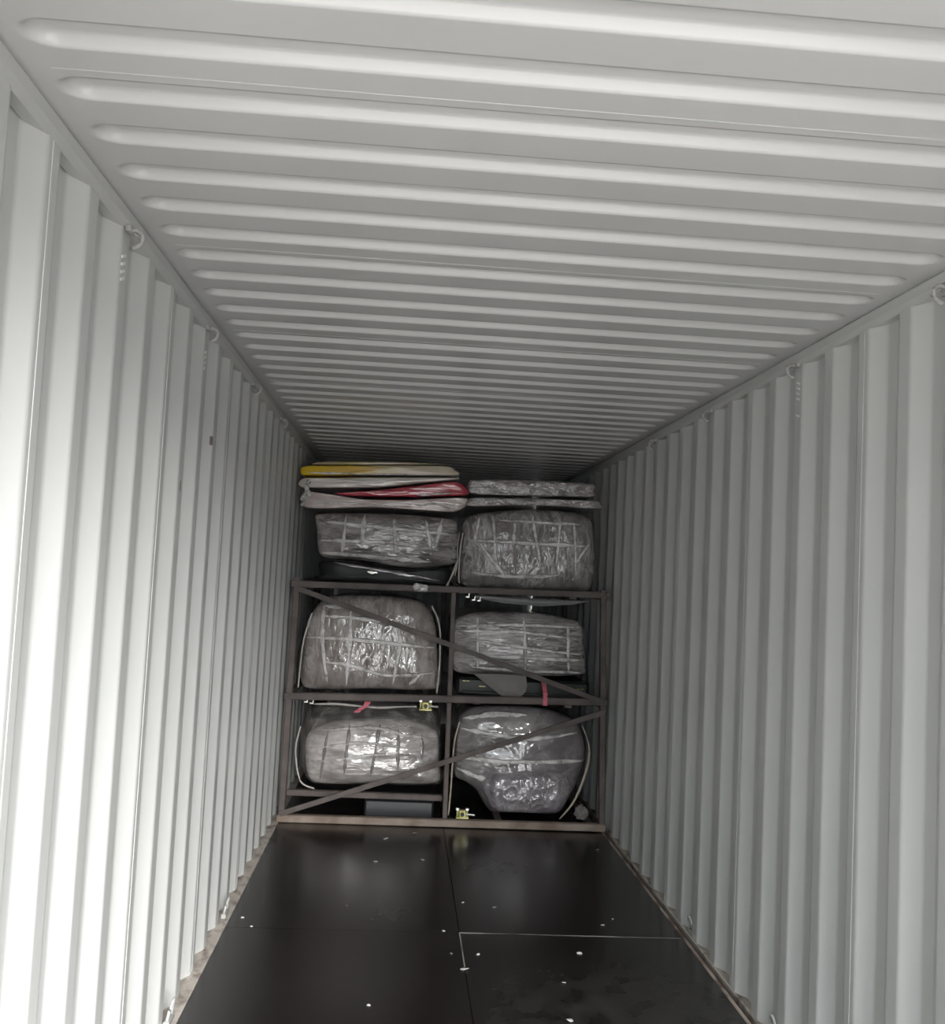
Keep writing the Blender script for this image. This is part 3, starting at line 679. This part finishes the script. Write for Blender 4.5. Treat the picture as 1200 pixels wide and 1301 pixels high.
# ---------------------------------------------------------------- small things on and around the rack
def fitting(x, y, z, label):
    t = thing('clamp_fitting', (x, y, z), label, 'fitting')
    V, Fc = box_vf(-0.026, 0.026, -0.02, 0.02, 0.012, 0.060, 0.006); link('clamp_block', V, Fc, M['brass'], t)
    for sx in (-1, 1):
        V, Fc = tube_vf([Vector((sx * 0.034, 0, 0.0)), Vector((sx * 0.034, 0, 0.066))], 0.007, 8); link('bolt', V, Fc, M['brass'], t)
        V, Fc = tube_vf([Vector((sx * 0.034, 0, 0.058)), Vector((sx * 0.034, 0, 0.070))], 0.013, 6); link('nut', V, Fc, M['bright'], t)
    V, Fc = tube_vf([Vector((0.02, -0.018, 0.034)), Vector((0.085, -0.022, 0.030))], 0.006, 8); link('bolt', V, Fc, M['bright'], t)
    V, Fc = tube_vf([Vector((0.0, -0.026, 0.032)), Vector((0.0, -0.018, 0.032))], 0.014, 10); link('hole_ring', V, Fc, M['black'], t)
    V, Fc = box_vf(-0.045, 0.045, -0.018, 0.018, 0.0, 0.012, 0.003); link('clamp_plate', V, Fc, M['brass'], t)
    return t
fitting(-0.160, 6.888, 0.800, 'yellow-green clamp fitting under the middle beam, left of the centre post')
fitting(0.135, 6.945, 0.0605, 'yellow-green clamp fitting standing on the bottom beam, right of the centre post')

def ribbon(name, label, pts, wid, material, cat, th=0.003):
    t = thing(name, pts[0], label, cat); path = spline(pts, 8); V, Fc = [], []
    for i, p in enumerate(path):
        ww = wid * (0.8 + 0.4 * abs(noise.noise(Vector((i * .4, pts[0][0], 2)))))
        for dx, dy in ((-ww / 2, -th), (ww / 2, -th), (ww / 2, 0), (-ww / 2, 0)):
            V.append((p.x + dx, p.y + dy + 0.004 * math.sin(i), p.z))
    for i in range(len(path) - 1):
        for j in range(4): Fc.append((4 * i + j, 4 * i + (j + 1) % 4, 4 * i + 4 + (j + 1) % 4, 4 * i + 4 + j))
    Fc += [(0, 1, 2, 3), tuple(range(len(V) - 4, len(V)))]
    link(name + '_strip', local(t, V), Fc, material, t)
    return t
ribbon('pink_ribbon', 'pink ribbon end hanging under the middle beam above the silvery bundle', [(-0.558, 6.914, 0.842), (-0.575, 6.905, 0.812), (-0.61, 6.91, 0.788), (-0.635, 6.915, 0.765)], 0.042, M['pink'], 'ribbon')
ribbon('pink_ribbon', 'pink strap hanging over the middle beam right of the grey flap', [(0.668, 7.005, 1.03), (0.672, 6.912, 0.965), (0.675, 6.908, 0.915), (0.675, 6.908, 0.865)], 0.034, M['pink'], 'ribbon')

def sheet(name, label, pts, y, th, material, cat, bend=0.02):
    """a thin stiff sheet with an (x, z) outline, slightly bent"""
    t = thing(name, (sum(p[0] for p in pts) / len(pts), y, zmin(pts)), label, cat)
    out = pts; n = len(out); V = []
    cx = sum(p[0] for p in out) / n; cz = sum(p[1] for p in out) / n
    for off in (0, th):
        V.append((cx, y + off - bend, cz))
        for k in (0.5, 1.0):
            for x, z in out:
                V.append((cx + (x - cx) * k, y + off - bend * (1 - k * k), cz + (z - cz) * k))
    m_ = 1 + 2 * n; Fc = []
    for s in (0, m_):
        for i in range(n):
            j = (i + 1) % n
            Fc += [(s, s + 1 + i, s + 1 + j), (s + 1 + i, s + 1 + n + i, s + 1 + n + j, s + 1 + j)]
    for i in range(n):
        j = (i + 1) % n; Fc.append((1 + n + i, 1 + n + j, m_ + 1 + n + j, m_ + 1 + n + i))
    link(name + '_sheet', local(t, V), Fc, material, t, smooth=False)
    return t
sheet('card_flap', 'plain grey card flap hanging below the flat bundle, middle level right', [(0.17, 1.055), (0.36, 1.062), (0.545, 1.058), (0.556, 0.985), (0.548, 0.945), (0.505, 0.900), (0.39, 0.898), (0.29, 0.970)], 7.0, 0.006, M['card'], 'flap')
sheet('sagging_sheet', 'grey sheet sagging under the right bundle of the top level', [(0.154, 1.608), (0.56, 1.608), (0.985, 1.608), (0.975, 1.606), (0.85, 1.575), (0.64, 1.553), (0.36, 1.562), (0.156, 1.592)], 6.99, 0.008, M['sag'], 'sheet')

def wad(name, label, c, r, material, cat, flat=(1, 1, 1)):
    bm = bmesh.new(); bmesh.ops.create_icosphere(bm, subdivisions=3, radius=r)
    for v in bm.verts:
        k = 1 + 0.45 * noise.noise(v.co * (2.2 / r) + Vector(c)) + 0.25 * noise.noise(v.co * (5 / r))
        v.co = Vector((v.co.x * k * flat[0], v.co.y * k * flat[1], v.co.z * k * flat[2]))
    lo = min(v.co.z for v in bm.verts)
    for v in bm.verts: v.co.z -= lo
    me = bpy.data.meshes.new(name); bm.to_mesh(me); bm.free(); me.materials.append(material)
    o = bpy.data.objects.new(name, me); C.objects.link(o); o.location = c
    return tag(o, label, cat)
wad('crumpled_tape', 'crumpled clear tape stuck to the top beam, left of the centre post', (-0.235, 6.895, 1.618), 0.028, M['crumple'], 'tape', (2.0, 0.6, 0.9))
wad('metal_casting', 'grey cast lump lying on the bottom beam in the right corner', (0.985, 7.02, 0.058), 0.050, M['card'], 'casting', (0.9, 0.8, 1.0))
GS = 'small bright clips under the beams'
for x, y, z, lb in ((-0.985, 6.932, 0.815, 'bright small clip under the middle beam at its left end, outer one'), (-0.945, 6.932, 0.808, 'bright small clip under the middle beam at its left end, inner one'),
                (0.098, 6.94, 1.590, 'bright small clip under the top beam, nearest the centre post'), (0.140, 6.94, 1.571, 'bright small clip under the top beam, second from the centre post'), (0.178, 6.94, 1.568, 'bright small clip under the top beam, touching the sagging sheet')):
    t = thing('metal_clip', (x, y, z), lb, 'clip', GS)
    V, Fc = box_vf(-0.014, 0.014, -0.01, 0.01, 0, 0.012, 0.003); link('clip_body', V, Fc, M['bright'], t)
    V, Fc = tube_vf([Vector((0.008, 0, 0.01)), Vector((0.010, 0.0, 0.030))], 0.004, 6); link('clip_pin', V, Fc, M['bright'], t)

# ---------------------------------------------------------------- scraps on the floor
SCRAPS = [(-0.383, 6.58, 3.0, 'curled pale scrap on the floor close in front of the rack, left'), (-0.191, 6.74, 2.4, 'thin pale scrap on the floor right below the bottom beam'),
          (-0.435, 6.063, 2.0, 'pale splinter on the floor in the left reflection'), (-0.149, 6.125, 2.4, 'pale hooked scrap on the floor left of the centre joint, before the rack'),
          (-1.06, 5.049, 1.6, 'pale strip on the floor edge by the far left sill ring'), (-1.00, 4.93, 1.2, 'tiny pale fleck on the floor near the left wall'),
          (0.051, 5.364, 1.3, 'tiny fleck on the floor behind the sealed joint, left of a pair'), (0.215, 5.303, 1.6, 'tiny fleck on the floor behind the sealed joint, right of a pair'),
          (1.00, 6.479, 2.2, 'pale scrap on the floor near the right end of the rack'), (0.746, 5.073, 2.4, 'pale scrap on the floor just behind the sealed joint on the right'),
          (0.82, 5.17, 1.2, 'tiny fleck behind the larger scrap on the right floor'), (0.559, 4.687, 2.4, 'bright scrap on the floor just before the sealed joint on the right'),
          (0.078, 4.647, 1.6, 'small scrap on the floor right of the short centre joint'), (0.004, 4.47, 3.0, 'bright pale scrap at the near end of the short centre joint'),
          (-0.046, 4.649, 1.1, 'tiny fleck on the floor left of the short centre joint'), (0.43, 4.351, 1.5, 'tiny pale scrap among the dusty smudges on the right floor'),
          (0.397, 3.985, 2.6, 'upright pale scrap nearest the camera on the right floor'), (-0.405, 4.085, 1.4, 'tiny pale scrap nearest the camera on the left floor'),
          (-0.07, 4.935, 1.2, 'tiny fleck on the floor at the left end of the sealed joint')]
for i, (x, y, s, lb) in enumerate(SCRAPS):
    r = 0.0052 * s; n = 7; V = []
    for off in (0.0, 0.002):
        for k in range(n):
            a = 2 * math.pi * k / n; q = r * R.uniform(0.6, 1.1)
            V.append((q * math.cos(a) * 1.3, q * math.sin(a) * 0.8, off + 0.35 * r * max(0, math.cos(a + i))))
    Fc = [tuple(range(n))[::-1], tuple(range(n, 2 * n))] + [(k, (k + 1) % n, n + (k + 1) % n, n + k) for k in range(n)]
    o = link('floor_scrap', V, Fc, M['chip']); o.location = (x, y, 0.0012); o.rotation_euler.z = R.uniform(-0.6, 0.6)
    tag(o, lb, 'scrap', 'pale scraps on the dark floor')
